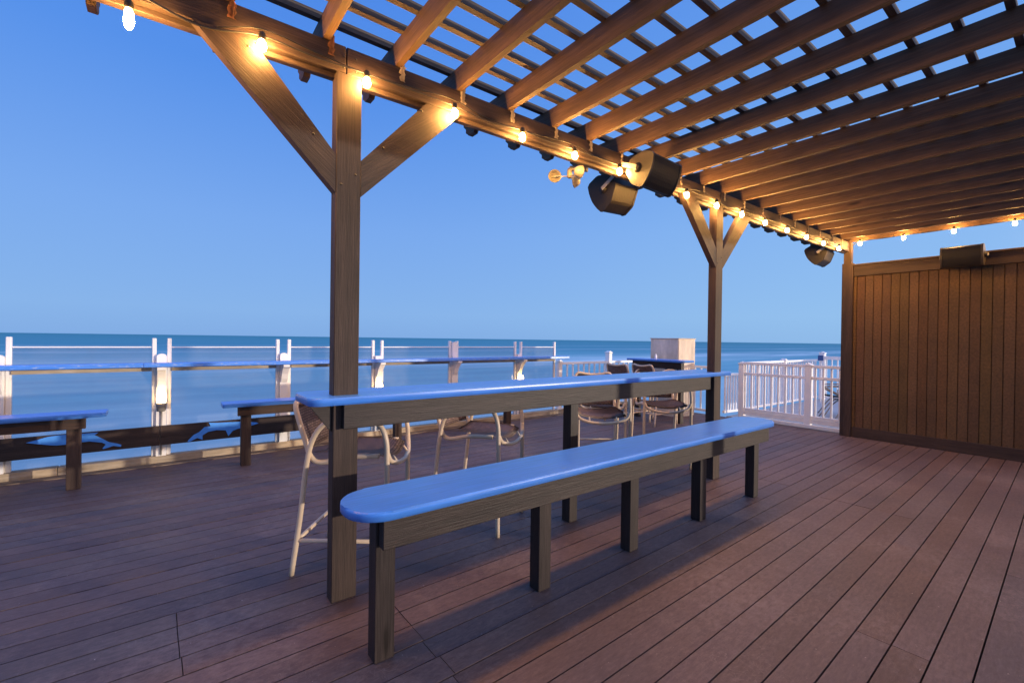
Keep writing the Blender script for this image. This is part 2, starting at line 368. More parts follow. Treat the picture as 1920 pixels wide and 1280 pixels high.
# ------------------------------------------------------------------ setting: sea, deck
b = MB()
S = 30000
ringr = [0, 8, 20, 60, 200, 800, 3000, 10000, S]
b.grid([[(-ra*math.cos(a), ra*math.sin(a), 0) for a in [math.radians(-180+360*k/24) for k in range(25)]] for ra in ringr[1:]])
sea = b.build('sea', M_SEA); sea.location = (0, 0, -4.0); tag(sea, kind='structure')

DA = math.radians(1.0)       # the boards run very slightly off the beam line
b = MB(); tone = b.bm.loops.layers.color.new('tone')
pitch, gap = 0.1445, 0.0075
k = -60
joints_a = [0.115, 3.78, 7.44, -3.5]; joints_b = [1.06, 5.12, -2.6]; joints_c = [2.4, 6.2, -1.3]
fam = {}
for k in range(-47, 24):
    x0 = 0.0 + k*pitch + 0.025; x1 = x0+pitch-gap
    xm = (x0+x1)/2
    if -2.95 < xm < -2.5: js = [0.115, 3.9, 7.6]
    elif -2.45 < xm < -1.6: js = [1.06, 5.25]
    elif -1.75 < xm < -0.9: js = [5.12, -1.2]
    else: js = random.choice([[3.78], [7.44], [6.2, -3.1], [4.4], [7.9], [-2.6, 6.6], [5.0], [2.9]])
    ys = [-4.2] + sorted(j + random.uniform(-.01, .01) for j in js if j > -4) + [9.0]
    for ya, yb in zip(ys[:-1], ys[1:]):
        if yb-ya < 0.05: continue
        dz = random.uniform(-0.0012, 0.0012); t = random.uniform(0.91, 1.09); tb = random.uniform(-.05, .05)
        fs = b.box(((x0+x1)/2, (ya+yb)/2, -0.0125+dz), (x1-x0, yb-ya-0.004, 0.025), None, 0)
        for f in fs:
            for lp in f.loops: lp[tone] = (t*(1-tb), t, t*(1+tb), 1)
deck = b.build('deck', M_DECK); deck.rotation_euler = (0, 0, DA); tag(deck, kind='structure')
b = MB(); b.span((-6.72, -4.4, -0.20), (3.4, 9.02, -0.035)); o = b.build('deck_shade_underlay', M_UNDER); tag(o, kind='structure')  # solid slab for the joists, near-black colour stands in for shade below the gaps
b = MB(); b.span((-4.62, 9.14, -0.18), (6.0, 16.0, -0.02)); o = b.build('patio_floor', M_PATIO); tag(o, kind='structure')
b = MB()
for ya, yb in ((-4.2, -0.9), (-0.896, 1.95), (1.954, 4.9), (4.904, 8.95)): b.span((-6.76, ya, -0.06), (-6.63, yb, 0.088+random.uniform(-.004, .004)), 0.006)
tag(b.build('kerb', M_KERB), kind='structure')
b = MB()
for ya, yb in ((-4.2, 2.6), (2.603, 9.0)): b.span((-6.628, ya, -0.02), (-6.50, yb, 0.010), 0.002)
tag(b.build('edge_board', wood('worn_edge_board', (0.10, 0.07, 0.05), (0.2, 0.15, 0.11), (0.36, 0.29, 0.22), .8, (2, 10, 1), False)), kind='structure')

# ------------------------------------------------------------------ pergola
def xb(y): return -2.62 + 0.019*y              # inner face of the long beam
def Fy(y): return y/(1+0.00725*y)
PER = thing('pergola', (0, 0, 0), 'dark brown timber pergola with open slatted roof standing over the whole deck', 'pergola')
BZ0, BZ1, RT = 2.988, 3.14, 3.282
BA = math.atan(-0.019)
def along(y, dx=0.0, z=0.0): return Vector((xb(y)+dx, y, z))
for a, c in ((-3.5, 0.795), (0.799, 4.80), (4.804, 8.74)):
    b = MB(); b.beam(along(a, -0.022, (BZ0+BZ1)/2), along(c, -0.022, (BZ0+BZ1)/2), 0.043, BZ1-BZ0, bev=0.004)
    b.beam(along(a, -0.067, (BZ0+BZ1)/2-0.012), along(c, -0.067, (BZ0+BZ1)/2-0.012), 0.043, BZ1-BZ0+0.023, bev=0.004)
    b.build('beam', M_WOOD, PER)
POSTS = [-3.35, 0.815, 4.80]
for yp in POSTS:
    b = MB(); b.span((xb(yp)-0.088, yp-0.070, 0.0), (xb(yp), yp+0.070, BZ0-0.001), 0.004); b.build('post', M_WOOD, PER)
    for sgn, run in ((-1, 0.60), (1, 0.60)):
        b = MB(); xc = xb(yp)-0.044; y0 = yp+sgn*0.071
        # knee brace cut plumb at the post and level at the beam
        w = 0.2
        pts = [(y0, 2.31), (y0, 2.31+w*1.05), (y0+sgn*(run-0.19), BZ0-0.002), (y0+sgn*(run+0.06), BZ0-0.002)]
        if sgn > 0: pts = pts[::-1]
        b.prism(pts, 0, xc-0.018, xc+0.042)
        dd = Vector((0, sgn*1.0, 0.78)).normalized(); ee = Vector((0, -dd.z, dd.y)); rz_ = random.uniform(0, 30)
        for f in b.bm.faces:
            for lp in f.loops: lp[b.uv].uv = (lp.vert.co.dot(dd)+rz_, lp.vert.co.dot(ee)+lp.vert.co.x*1.3+rz_)
        o = b.build('brace', M_WOOD, PER)
for yp in POSTS[1:]:
    for dy, z in ((-.04, 2.36), (.04, 2.43), (-.035, BZ0+.03), (.035, BZ0+.03), (-.03, BZ0+.09), (.035, BZ0+.10), (-.19, 2.60), (.2, 2.63), (-.5, BZ0-.04), (.45, BZ0-.06)):
        b = MB(); b.lathe((xb(yp)-0.001, yp+dy, z), [(0.0065, 0), (0.006, 0.003), (0.002, 0.005)], 8, (1, 0, 0)); b.build('screw_head', M_WIRE, PER)
# corner post (carries the wall), end beam, opposite beam and posts
CX = -2.55
b = MB(); b.span((CX, 8.75, 0), (CX+0.15, 8.84, 2.80), 0.004); b.build('post', M_WOOD, PER)
b = MB(); b.span((CX+0.02, 8.755, 2.80), (CX+0.125, 8.835, BZ1-0.002), 0.003); b.build('post', M_WOOD, PER)
b = MB(); b.span((2.0, -3.5, BZ0), (2.088, 8.74, BZ1), 0.004); b.build('beam', M_WOOD, PER)
for yp in (-1.5, 2.6, 6.70): b = MB(); b.span((2.0, yp-.07, 0), (2.088, yp+.07, BZ0-.001), 0.004); b.build('post', M_WOOD, PER)
b = MB(); b.span((1.99, 8.75, 0), (2.09, 8.84, BZ1), 0.004); b.span((0.80, 8.75, 0), (0.90, 8.84, BZ1), 0.004); b.build('post', M_WOOD, PER)
RY = [-3.3, -2.88, -2.45, -2.0, -1.57, -1.14, -0.71, -0.29, 0.14+0.1] + [Fy(v) for v in (0.713, 1.132, 1.565, 1.987, 2.423, 2.822, 3.23, 3.66, 4.169, 4.611, 5.059, 5.533, 6.032, 6.54, 7.032, 7.5, 7.976, 8.504)] + [8.42, 8.80]
for i, y in enumerate(RY):
    xs = xb(y)-0.60
    prof = [(xs, RT), (xs, RT-0.055), (xs+0.035, RT-0.085), (xs+0.035, RT-0.115), (xs+0.06, BZ1+0.010), (xs+0.075, BZ1-0.004), (xs+0.15, BZ1-0.004), (xs+0.17, BZ1+0.022), (xs+0.21, BZ1+0.022), (xs+0.225, BZ1+0.001), (2.35, BZ1+0.001), (2.35, RT)]
    b = MB(); L = 0
    b.prism(prof, 1, y-0.040, y)
    # uv: run the grain along the rafter
    for f in b.bm.faces:
        for lp in f.loops:
            co = lp.vert.co; nrm_y = abs(f.normal.y) if f.normal.length else 0
            lp[b.uv].uv = (co.x+i*7.3, (co.z if abs(co.y) >= 0 and f.calc_area() > 0.2 and abs(f.calc_center_median().y-(y-0.02)) > 0.015 else co.y)+i*3.1)
    sagy = random.uniform(-.004, .004)
    o = b.build('rafter', M_RAFT, PER); o.rotation_euler = (random.uniform(-.004, .004), 0, 0)
    o.rotation_euler = (0, 0, 0)
    if y > 0:      # metal tie lapping from the rafter down the beam face
        rusty = y < 0.95
        b = MB(); rnd = random.Random(i)
        n = 9; zt = BZ1+0.03; zb = BZ1-0.085
        L = []
        for q in range(n+1):
            z = zt+(zb-zt)*q/n; wv = 0.003*math.sin(q*1.9+i)+rnd.uniform(-.003, .003)
            L.append((y+0.004+wv, z, 0.012+0.010*rnd.random()))
        rows = [[(xb(yy)+0.004+0.005*math.sin(q*2.3), yy-hw, z) for q, (yy, z, hw) in enumerate(L)], [(xb(yy)+0.011, yy, z) for q, (yy, z, hw) in enumerate(L)], [(xb(yy)+0.004, yy+hw, z) for yy, z, hw in L]]
        b.grid(rows, 0.002)
        b.build('rafter_tie', M_RUST if rusty else M_STRAP, PER)
for k in range(26):
    x = -2.695+0.2*k
    b = MB(); b.span((x-0.019, -3.6, RT), (x+0.019, 9.0, RT+0.038+random.uniform(0, .002))); b.build('slat', M_SLAT, PER)

# ------------------------------------------------------------------ string lights
BULB_Y = [-1.9, -1.35, -0.80, -0.14, 0.37, 0.90] + [Fy(v) for v in (1.488, 2.058, 2.60, 3.159, 3.69, 4.228, 4.823, 5.40, 6.02, 6.682, 7.346, 8.014, 8.695)]
BULB_Z = {-0.14: 2.865}
SL = thing('string_lights', (0, 0, 0), 'string of round warm glowing bulbs hung along the long beam on a sagging black cable', 'string lights')
b = MB(); pts = []
for i, y in enumerate(BULB_Y):
    z = (2.958 if i < len(BULB_Y) and y != -0.14 else 2.92)+0.055
    pts.append(along(y, 0.028, max(z, 3.0)))
    if i < len(BULB_Y)-1:
        y2 = BULB_Y[i+1]; ym = (y+y2)/2
        pts.append(along(ym, 0.010, z+0.012*((i*7) % 3-1)))
b.tube(pts, 0.0045, 6, 5); b.build('cable', M_WIRE, SL)
b = MB(); b.tube([p+Vector((-0.006, 0, 0.022+0.018*math.sin(i*1.7))) for i, p in enumerate(pts)], 0.004, 6, 5); b.build('cable', M_WIRE, SL)
def bulb(parent, x, y, z, long=False):
    b = MB(); rr = 0.022 if not long else 0.019; h = 0.85 if not long else 1.35
    b.lathe((x, y, z), [(0.010, 0.036*h), (0.016, 0.028*h), (rr*.88, 0.014*h), (rr, 0), (rr*.87, -0.016*h), (rr*.5, -0.027*h), (0.002, -0.031*h)], 10)
    o = b.build('bulb', M_BULB, parent)
    b = MB(); b.lathe((x, y, z+0.036*h), [(0.014, 0), (0.016, 0.006), (0.016, 0.034), (0.010, 0.040)], 8); b.build('socket', M_WIRE, o)
for y in BULB_Y: bulb(SL, xb(y)+0.036, y, BULB_Z.get(y, 2.955), y == -0.14)
SL2 = thing('string_lights', (0, 0, 0), 'short string of warm bulbs under the far end rafter above the brown board wall', 'string lights')
EX = [-2.30, -1.77, -1.23, -0.66, -0.08, 0.5, 1.1, 1.7]
b = MB(); pts = [(CX+0.14, 8.70, 3.06)]
for i, x in enumerate(EX):
    pts.append((x, 8.70, 3.128)); pts.append((x+.28, 8.70, 3.122))
b.tube(pts, 0.0045, 6, 4); b.build('cable', M_WIRE, SL2)
for x in EX: bulb(SL2, x, 8.69, 3.082)

# ------------------------------------------------------------------ board wall
W = thing('board_wall', (-2.4, 8.8, 0), 'brown vertical board wall with top rail closing the far end of the deck', 'wall')
def L(v): return (v[0]+2.4, v[1]-8.8, v[2])
b = MB(); tl = b.bm.loops.layers.color.new('tone'); x = -2.357
b.span(L((-2.398, 8.83, 0.02)), L((0.79, 8.845, 2.62)))
while x < 0.74:
    b.span(L((x+0.004, 8.800+random.uniform(0, .0015), 0.165)), L((min(x+0.103, 0.795), 8.829, 2.585))); x += 0.1072
b.span(L((-2.398, 8.802, 0.165)), L((-2.361, 8.829, 2.585)))
for f in b.bm.faces:
    for lp in f.loops:
        lp[b.uv].uv = (lp.vert.co.z, lp.vert.co.x*1.0+math.floor((lp.vert.co.x+0.04)/0.1072)*3.7)
        kq = random.Random(int(math.floor((f.calc_center_median().x-0.04)/0.1072)*31+7)); t = kq.uniform(.92, 1.08); lp[tl] = (t, t*kq.uniform(.95, 1.03), t*kq.uniform(.92, 1.02), 1)
b.build('panel', M_SIDE, W)
b = MB(); b.span(L((-2.398, 8.772, 2.585)), L((0.795, 8.828, 2.752)), 0.003); b.build('top_rail', M_WOOD, W)
b = MB(); b.span(L((-2.398, 8.776, 0.001)), L((0.795, 8.828, 0.165)), 0.003); b.build('bottom_rail', M_WOOD, W)
b = MB(); b.span(L((-2.41, 8.755, 2.753)), L((0.795, 8.86, 2.778)), 0.002); b.build('cap', M_WOOD, W)

# ------------------------------------------------------------------ bar table and bench
def rounded_slab(b, x0, x1, y0, y1, z0, z1, r, bev=0.006, ends='both', seg=7):
    pts = []
    for cx_, cy_, a0 in ((x1-r, y1-r, 0), (x0+r, y1-r, 90), (x0+r, y0+r, 180), (x1-r, y0+r, 270)):
        for q in range(seg+1):
            a = math.radians(a0+90*q/seg); pts.append((cx_+r*math.cos(a), cy_+r*math.sin(a)))
    P = [b.bm.verts.new((p[0], p[1], z1)) for p in pts]; Q = [b.bm.verts.new((p[0], p[1], z0)) for p in pts]
    top = b._face(P, [(p[1], p[0]) for p in pts]); b._face(Q[::-1], [(p[1], p[0]) for p in pts[::-1]])
    n = len(pts)
    for i in range(n):
        j = (i+1) % n
        f = b._face([P[j], P[i], Q[i], Q[j]], [(pts[j][1]+pts[j][0], z1), (pts[i][1]+pts[i][0], z1), (pts[i][1]+pts[i][0], z0), (pts[j][1]+pts[j][0], z0)]); f.smooth = True
    es = list(top.edges)
    bmesh.ops.bevel(b.bm, geom=es, offset=bev, segments=3, affect='EDGES', profile=0.6)

T = thing('bar_table', (-2.7, 2.85, 0), 'long blue topped bar height table built around the pergola posts', 'table')
def LT(v): return (v[0]+2.7, v[1]-2.85, v[2])
b = MB(); rounded_slab(b, -2.91+2.7, -2.505+2.7, 0.60-2.85, 5.10-2.85, 1.128, 1.170, 0.07, 0.010); b.build('tabletop', M_BLUE, T)
b = MB(); b.span(LT((-2.619, 0.79, 0.982)), LT((-2.560, 4.93, 1.127)), 0.003); b.build('apron', M_DARK, T)
b = MB(); b.span(LT((-2.80, 0.90, 0.99)), LT((-2.762, 4.7, 1.127)), 0.003); b.build('apron', M_DARK, T)
for y in (2.68,): b = MB(); b.span(LT((-2.712, y-.045, 0)), LT((-2.621, y+.045, 1.127)), 0.003); b.build('leg', M_DARK, T)
b = MB(); b.span(LT((-2.712, 4.885, 0)), LT((-2.60, 4.955, 0.981)), 0.003); b.build('leg', M_DARK, T)
b = MB(); b.prism([(0.62-2.85, 1.127), (0.742-2.85, 1.127), (0.742-2.85, 0.965)], 0, -2.66+2.7, -2.625+2.7); b.build('gusset', M_DARK, T)

BN = thing('long_bench', (-2.0, 2.7, 0), 'long narrow bench with blue seat on dark posts, nearest to the camera', 'bench')
def LB(v): return (v[0]+2.0, v[1]-2.7, v[2])
b = MB(); rounded_slab(b, -2.235+2, -1.872+2, 0.635-2.7, 4.75-2.7, 0.700, 0.742, 0.16, 0.013); b.build('seat', M_BLUE, BN)
b = MB(); b.span(LB((-1.998, 0.78, 0.540)), LB((-1.942, 4.68, 0.699)), 0.003); b.build('apron', M_DARK, BN)
b = MB(); b.span(LB((-2.14, 0.83, 0.56)), LB((-2.10, 4.6, 0.699)), 0.003); b.build('apron', M_DARK, BN)
for y in (0.815, 1.810, 2.665, 3.590, 4.555):
    b = MB(); b.span(LB((-2.085, y-.048, 0)), LB((-2.0, y+.048, 0.6985)), 0.003); b.build('leg', M_DARK, BN)

# benches along the sea rail
def rail_bench(y0, y1, legs, label):
    ym = (y0+y1)/2
    R = thing('rail_bench', (-6.0, ym, 0), label, 'bench', 'blue benches beside the sea rail')
    b = MB(); rounded_slab(b, -0.13, 0.14, y0-ym, y1-ym, 0.695, 0.738, 0.03); b.build('seat', M_BLUE, R)
    b = MB(); b.span((0.03, y0+.15-ym, 0.585), (0.07, y1-.15-ym, 0.694), 0.003); b.build('apron', M_WOOD, R)
    for y in legs:
        b = MB(); b.span((-0.065, y-.05-ym, 0), (0.028, y+.05-ym, 0.694), 0.003); b.build('leg', M_WOOD, R)
rail_bench(-3.6, -0.46, (-3.3, -2.0, -0.70), 'blue topped bench on dark legs at the left edge of the deck')
rail_bench(0.50, 4.80, (0.74, 2.6, 4.55), 'blue topped bench beside the sea rail, behind the bar stools')

# ------------------------------------------------------------------ sea rail: posts, glass, shelf, kick boards, lamps
RX = -6.70
UNITS = [(-1.33, 'r'), (-0.040, 'r'), (1.255, 'r'), (2.560, 's'), (3.890, 'f'), (5.300, 's')]
names = ['leftmost white rail post, cut by the left edge of the photo', 'white rail post with round top and jar lamp, between the two rail benches',
         'white rail post with round top just left of the big pergola post', 'white rail post with jar lamp just right of the big pergola post',
         'white rail post with solid block between its uprights, behind the bar table', 'white rail post with jar lamp nearest the right end of the shelf']
for (yc, kind), lb in zip(UNITS, names):
    R = thing('rail_post', (RX, yc, 0), lb, 'post', 'white posts of the sea rail')
    for s in (-1, 1):
        b = MB(); b.span((-.03, s*.070-.021, 0.0), (.022, s*.070+.021, 1.457), 0.006); b.build('upright', M_WHITE, R)
    zt = {'r': 1.24, 's': 1.22, 'f': 1.44}[kind]
    b = MB(); hw = 0.0475
    prof = [(-hw, 0), (hw, 0), (hw, zt)]
    if kind == 'r': prof += [(hw*math.cos(math.radians(a)), zt+hw*.8*math.sin(math.radians(a))) for a in (30, 60, 90, 120, 150)]
    prof += [(-hw, zt)]
    b.prism(prof, 0, -0.01, 0.060); b.build('stub', M_WHITE, R)
    b = MB()
    # curved knee bracket carrying the shelf
    arc = [(0.062, 0.88), (0.10, 0.93), (0.135, 1.00), (0.20, 1.075), (0.24, 1.10), (0.24, 1.128), (0.062, 1.128)]
    b.prism(arc, 1, -0.038, 0.038); b.build('bracket', M_WHITE, R)
b = MB(); b.span((-.03, -.02, 0), (.022, .02, 1.457), 0.006); e1 = b.build('rail_post', M_WHITE); e1.location = (RX, 6.24, 0)
tag(e1, 'single slim white upright ending the glass rail at the right end of the shelf', 'post')
ends = [(-4.2, -1.43)] + [(UNITS[i][0]+.092, UNITS[i+1][0]-.092) for i in range(5)] + [(5.392, 6.218)]
gl = ['glass wind panel beyond the left edge', 'glass wind panel above the left rail bench', 'glass wind panel between the first lamp post and the plain round topped post', 'glass wind panel partly hidden by the big pergola post',
      'glass wind panel just right of the big pergola post', 'glass wind panel over the middle of the bar table', 'short glass wind panel at the right end of the shelf']
for (ya, yb), lb in zip(ends, gl):
    G = thing('glass_panel', (RX, (ya+yb)/2, 0), lb, 'glass panel', 'glass panels of the sea rail'); h = (yb-ya)/2
    b = MB(); b.span((-.006, -h, 0.10), (.000, h, 1.345)); b.build('pane', M_GLASS, G)
    b = MB(); b.span((-.012, -h, 1.346), (.008, h, 1.360), 0.003); b.build('top_edge', M_WHITE2, G)
    b = MB(); b.span((.001, -h, 1.075), (.045, h, 1.118), 0.003); b.build('mid_rail', M_KERB, G)
SH = thing('bar_shelf', (-6.55, 2.0, 0), 'narrow blue standing shelf running along the sea rail', 'shelf')
for ya, yb in ((-4.2, -0.2), (-0.198, 3.9), (3.902, 6.42)):
    b = MB(); b.span((-.09, ya-2.0, 1.130), (.11, yb-2.0, 1.176), 0.006); b.build('board', M_BLUE, SH)
# kick boards with fish cut-outs
def kick(ya, yb, label, fish):
    K = thing('kick_board', (-6.60, (ya+yb)/2, 0), label, 'board', 'dark kick boards across the foot of the glass'); ym = (ya+yb)/2
    b = MB(); b.span((-.02, ya-ym, 0.222), (.018, yb-ym, 0.442), 0.003); b.build('plank', M_WOOD, K)
    if fish:
        b = MB(); b.prism([(p[0]-ym, p[1]) for p in fish], 0, 0.019, 0.031); b.build('fish_cutout', M_BLUE2, K)
marlin = [(-1.115, 0.389), (-1.032, 0.412), (-0.964, 0.431), (-0.881, 0.438), (-0.821, 0.437), (-0.702, 0.433), (-0.576, 0.432), (-0.606, 0.408), (-0.56, 0.374), (-0.491, 0.318), (-0.429, 0.295), (-0.385, 0.273), (-0.389, 0.253), (-0.452, 0.272), (-0.498, 0.257), (-0.537, 0.247), (-0.54, 0.258), (-0.514, 0.296), (-0.545, 0.32), (-0.643, 0.345), (-0.702, 0.344), (-0.824, 0.335), (-0.894, 0.335), (-0.936, 0.342), (-1.031, 0.367)]
dolphin = [(0.209, 0.239), (0.269, 0.306), (0.321, 0.332), (0.373, 0.386), (0.436, 0.394), (0.418, 0.437), (0.499, 0.428), (0.744, 0.416), (0.921, 0.39), (0.951, 0.374), (0.842, 0.346), (0.725, 0.330), (0.668, 0.310), (0.621, 0.250), (0.593, 0.325), (0.5, 0.338), (0.41, 0.326), (0.356, 0.290), (0.357, 0.238), (0.304, 0.265), (0.226, 0.228)]
kick(-4.2, -0.052, 'dark plank with a long snouted blue fish cut-out, behind the left rail bench leg', marlin)
kick(-0.048, 1.95, 'dark plank with a leaping blue dolphin cut-out, left of the bar stools', dolphin)
for yc, lb in ((-0.04, 'glowing jar lamp on the rail post between the two rail benches'), (2.56, 'glowing jar lamp on the rail post just right of the big pergola post'),
               (5.30, 'glowing jar lamp on the rail post near the right end of the shelf')):
    A = thing('post_lamp', (RX+0.062, yc, 0), lb, 'lamp', 'jar lamps on the sea rail posts')
    b = MB(); b.lathe((0.05, 0, 0.712), [(0.036, 0), (0.044, 0.02), (0.045, 0.06), (0.041, 0.09), (0.028, 0.112), (0.005, 0.12)], 14); b.build('globe', M_JAR, A)
    b = MB(); b.lathe((0.05, 0, 0.612), [(0.030, 0), (0.044, 0.012), (0.046, 0.055), (0.050, 0.06), (0.050, 0.098)], 14); b.span((0.001, -.03, 0.612), (0.03, .03, 0.70), .003); b.build('base', M_METAL, A)
    b = MB(); b.tube([(0.014, 0, 0.10), (0.014, 0, 0.40), (0.014, 0.003, 0.612)], 0.009, 8, 1); b.build('conduit', M_METAL, A)

# white baluster fences
def fence(name, p0, p1, z0, z1, n, label, bw=0.028, post0=None, post1=None, mid=None, group=None, cat='fence', railh=0.05, posts=()):
    p0, p1 = Vector((*p0, 0)), Vector((*p1, 0)); d = (p1-p0); Ln = d.length; ang = math.atan2(d.y, d.x)
    Fo = thing(name, p0, label, cat, group, ang)
    b = MB(); b.span((0, -.035, z1-railh), (Ln, .035, z1), .004); b.build('top_rail', M_WHITE2, Fo)
    b = MB(); b.span((0, -.025, z0), (Ln, .025, z0+.05), .004); b.build('bottom_rail', M_WHITE2, Fo)
    if mid: b = MB(); b.span((0, -.028, mid-.025), (Ln, .028, mid+.025), .004); b.build('mid_rail', M_WHITE2, Fo)
    for i in range(n):
        xx = (i+.5)*Ln/n; b = MB(); b.span((xx-bw/2, -bw/2, z0+.05), (xx+bw/2, bw/2, z1-railh)); b.build('baluster', M_WHITE2, Fo)
    for (t, w, top) in posts:
        b = MB(); b.span((t-w/2, -w/2-.008, 0), (t+w/2, w/2+.008, top-.03), .004); b.span((t-w/2-.012, -w/2-.02, top-.03), (t+w/2+.012, w/2+.02, top-.008), .004)
        b.prism([(t-w/2, top-.008), (t+w/2, top-.008), (t, top+.02)], 1, -w/2, w/2); b.build('post', M_WHITE2, Fo)
    return Fo
fence('picket_fence', (-6.70, 6.36), (-6.70, 8.85), 0.06, 1.045, 15, 'white slim baluster fence running from the end of the shelf to the deck corner', posts=((0.02, .08, 1.08), (1.55, .10, 1.25)))
fence('picket_fence', (-6.64, 8.93), (-4.72, 8.93), 0.05, 1.00, 14, 'white baluster fence across the deck end, glimpsed under the far part of the bar table', posts=((0.95, .10, 1.12),))
fence('picket_fence', (-4.60, 8.98), (-4.54, 9.75), 0.06, 0.86, 8, 'low white baluster fence between the far pergola post and the gate post')
FC = fence('picket_gate', (-4.27, 9.06), (-2.58, 9.06), 0.165, 1.115, 14, 'white baluster gate with middle rail beside the brown board wall', posts=((0.0, .10, 1.10), (1.16, .10, 1.13)), mid=0.885, cat='gate')
b = MB(); b.span((0.05, -.04, 0.085), (1.69, .03, 0.160), .004); b.build('skirt_board', M_WHITE, FC)
b = MB(); b.span((0.05, -.07, 0.0), (1.69, .02, 0.060), .004); b.build('sill', M_WHITE, FC)
fence('picket_fence', (-4.66, 9.95), (-4.62, 14.0), 0.03, 1.075, 30, 'white baluster fence running away along the lower patio behind the gate', posts=((2.0, .1, 1.10),))
fence('picket_fence', (-4.60, 14.05), (1.0, 14.05), 0.03, 1.16, 44, 'distant white fence across the end of the patio', posts=((0.1, .12, 1.26),), railh=.09)
b = MB(); b.span((-.06, -.02, 1.08), (.06, .02, 1.215), .004); o = b.build('notice_board', M_SIGN); b = MB(); b.span((-.012, .021, 0), (.012, .04, 1.20)); b.build('pole', M_WHITE2, o); o.location = (-4.30, 13.3, -0.02)
tag(o, 'small dark blue board on a pole beyond the gate', 'sign')

# ------------------------------------------------------------------ bar stools
def make_stool():
    St = thing('bar_stool', (0, 0, 0), 'x', 'bar stool', 'cream framed woven bar stools')
    r = 0.0165; w = 0.275
    for s in (-1, 1):
        b = MB(); b.tube([(-0.33, s*(w+.01), 0.0), (-0.285, s*w, 0.35), (-0.245, s*w, 0.70), (-0.205, s*w, 0.86), (-0.13, s*w, 0.955), (-0.02, s*w, 0.985), (0.12, s*w, 0.985), (0.215, s*w, 0.945), (0.255, s*w, 0.85), (0.262, s*w, 0.70), (0.262, s*w, 0.35), (0.265, s*w, 0.0)], r, 10, 5)
        b.build('side_frame', M_CREAM, St)
    # back hoop: up one side, across, down, its feet sweeping forward under the seat
    b = MB(); wb = w-.035
    b.tube([(0.20, -wb, 0.745), (0.0, -wb, 0.735), (-0.17, -wb, 0.70), (-0.235, -wb, 0.735), (-0.270, -wb, 0.83), (-0.315, -wb, 0.97), (-0.340, -wb+.01, 1.045), (-0.350, -wb+.05, 1.075), (-0.368, -.10, 1.060), (-0.378, 0, 1.052), (-0.368, .10, 1.060), (-0.350, wb-.05, 1.075), (-0.340, wb-.01, 1.045), (-0.315, wb, 0.97), (-0.270, wb, 0.83), (-0.235, wb, 0.735), (-0.17, wb, 0.70), (0.0, wb, 0.735), (0.20, wb, 0.745)], r, 10, 4)
    b.build('back_frame', M_CREAM, St)
    # front U
    b = MB(); b.tube([(0.262, -w, 0.775), (0.275, -w*.86, 0.715), (0.295, -w*.5, 0.680), (0.305, 0, 0.668), (0.295, w*.5, 0.680), (0.275, w*.86, 0.715), (0.262, w, 0.775)], r*.95, 10, 5)
    b.build('front_bow', M_CREAM, St)
    for s in (-.5, .5):
        b = MB(); b.tube([(0.294, s*w, 0.682), (0.262, s*w, 0.725)], 0.008, 8, 0); b.build('peg', M_CREAM, St)
    for nm, pts in (('footrest', [(0.264, -w, 0.215), (0.264, w, 0.215)]), ('stretcher', [(-0.302, -w, 0.215), (-0.302, w, 0.215)])):
        b = MB(); b.tube(pts, r*.8, 8, 0); b.build(nm, M_CREAM, St)
    for s in (-1, 1):
        b = MB(); b.tube([(-0.302, s*w, 0.215), (0.264, s*w, 0.215)], r*.8, 8, 0); b.build('stretcher', M_CREAM, St)
    # woven seat (dished) and back
    rows = []
    for i in range(9):
        t = i/8; xx = -0.22+0.47*t
        rows.append([(xx+(.02*math.cos(v*math.pi/2) if i == 8 else 0), v*wb, 0.765-0.028*math.cos(v*math.pi/2)-(0.03*max(0, t-.8)*5*t)) for v in [j/5-1 for j in range(11)]])
    b = MB(); b.grid(rows, 0.008); b.build('seat', M_WEAVE, St)
    rows = []
    for i in range(9):
        t = i/8; z = 0.775+0.285*t; xx = -0.252-0.100*t
        rows.append([(xx-0.022*math.cos(v*math.pi/2)-(.0), v*(wb-.004 if i < 8 else wb-.03), z-(0.018*math.cos(v*math.pi/2) if i == 8 else 0)) for v in [j/5-1 for j in range(11)]])
    b = MB(); b.grid(rows, 0.008); b.build('backrest', M_WEAVE, St)
    return St
STOOLS = [((-3.09, 1.07), 52, 'cream framed woven stool nearest the camera, right behind the big pergola post'),
          ((-3.12, 2.095), 32, 'cream framed woven stool second from the left, between big post and middle table leg'),
          ((-3.24, 3.66), -37, 'cream framed woven stool just right of the middle table leg'),
          ((-3.27, 4.84), -38, 'cream framed woven stool under the far end of the bar table'),
          ((-3.74, 4.23), -38, 'cream framed stool farther back, its seat seen just above the third stool'),
          ((-5.31, 6.85), 88, 'left one of the two stools drawn up to the far blue table'),
          ((-4.93, 7.12), 84, 'right one of the two stools drawn up to the far blue table')]
st0 = make_stool()
for i, ((x, y), a, lb) in enumerate(STOOLS):
    o = st0 if i == 0 else copy_tree(st0)
    o.location = (x, y, 0.0); o.rotation_euler = (0, 0, math.radians(a)); o['label'] = lb

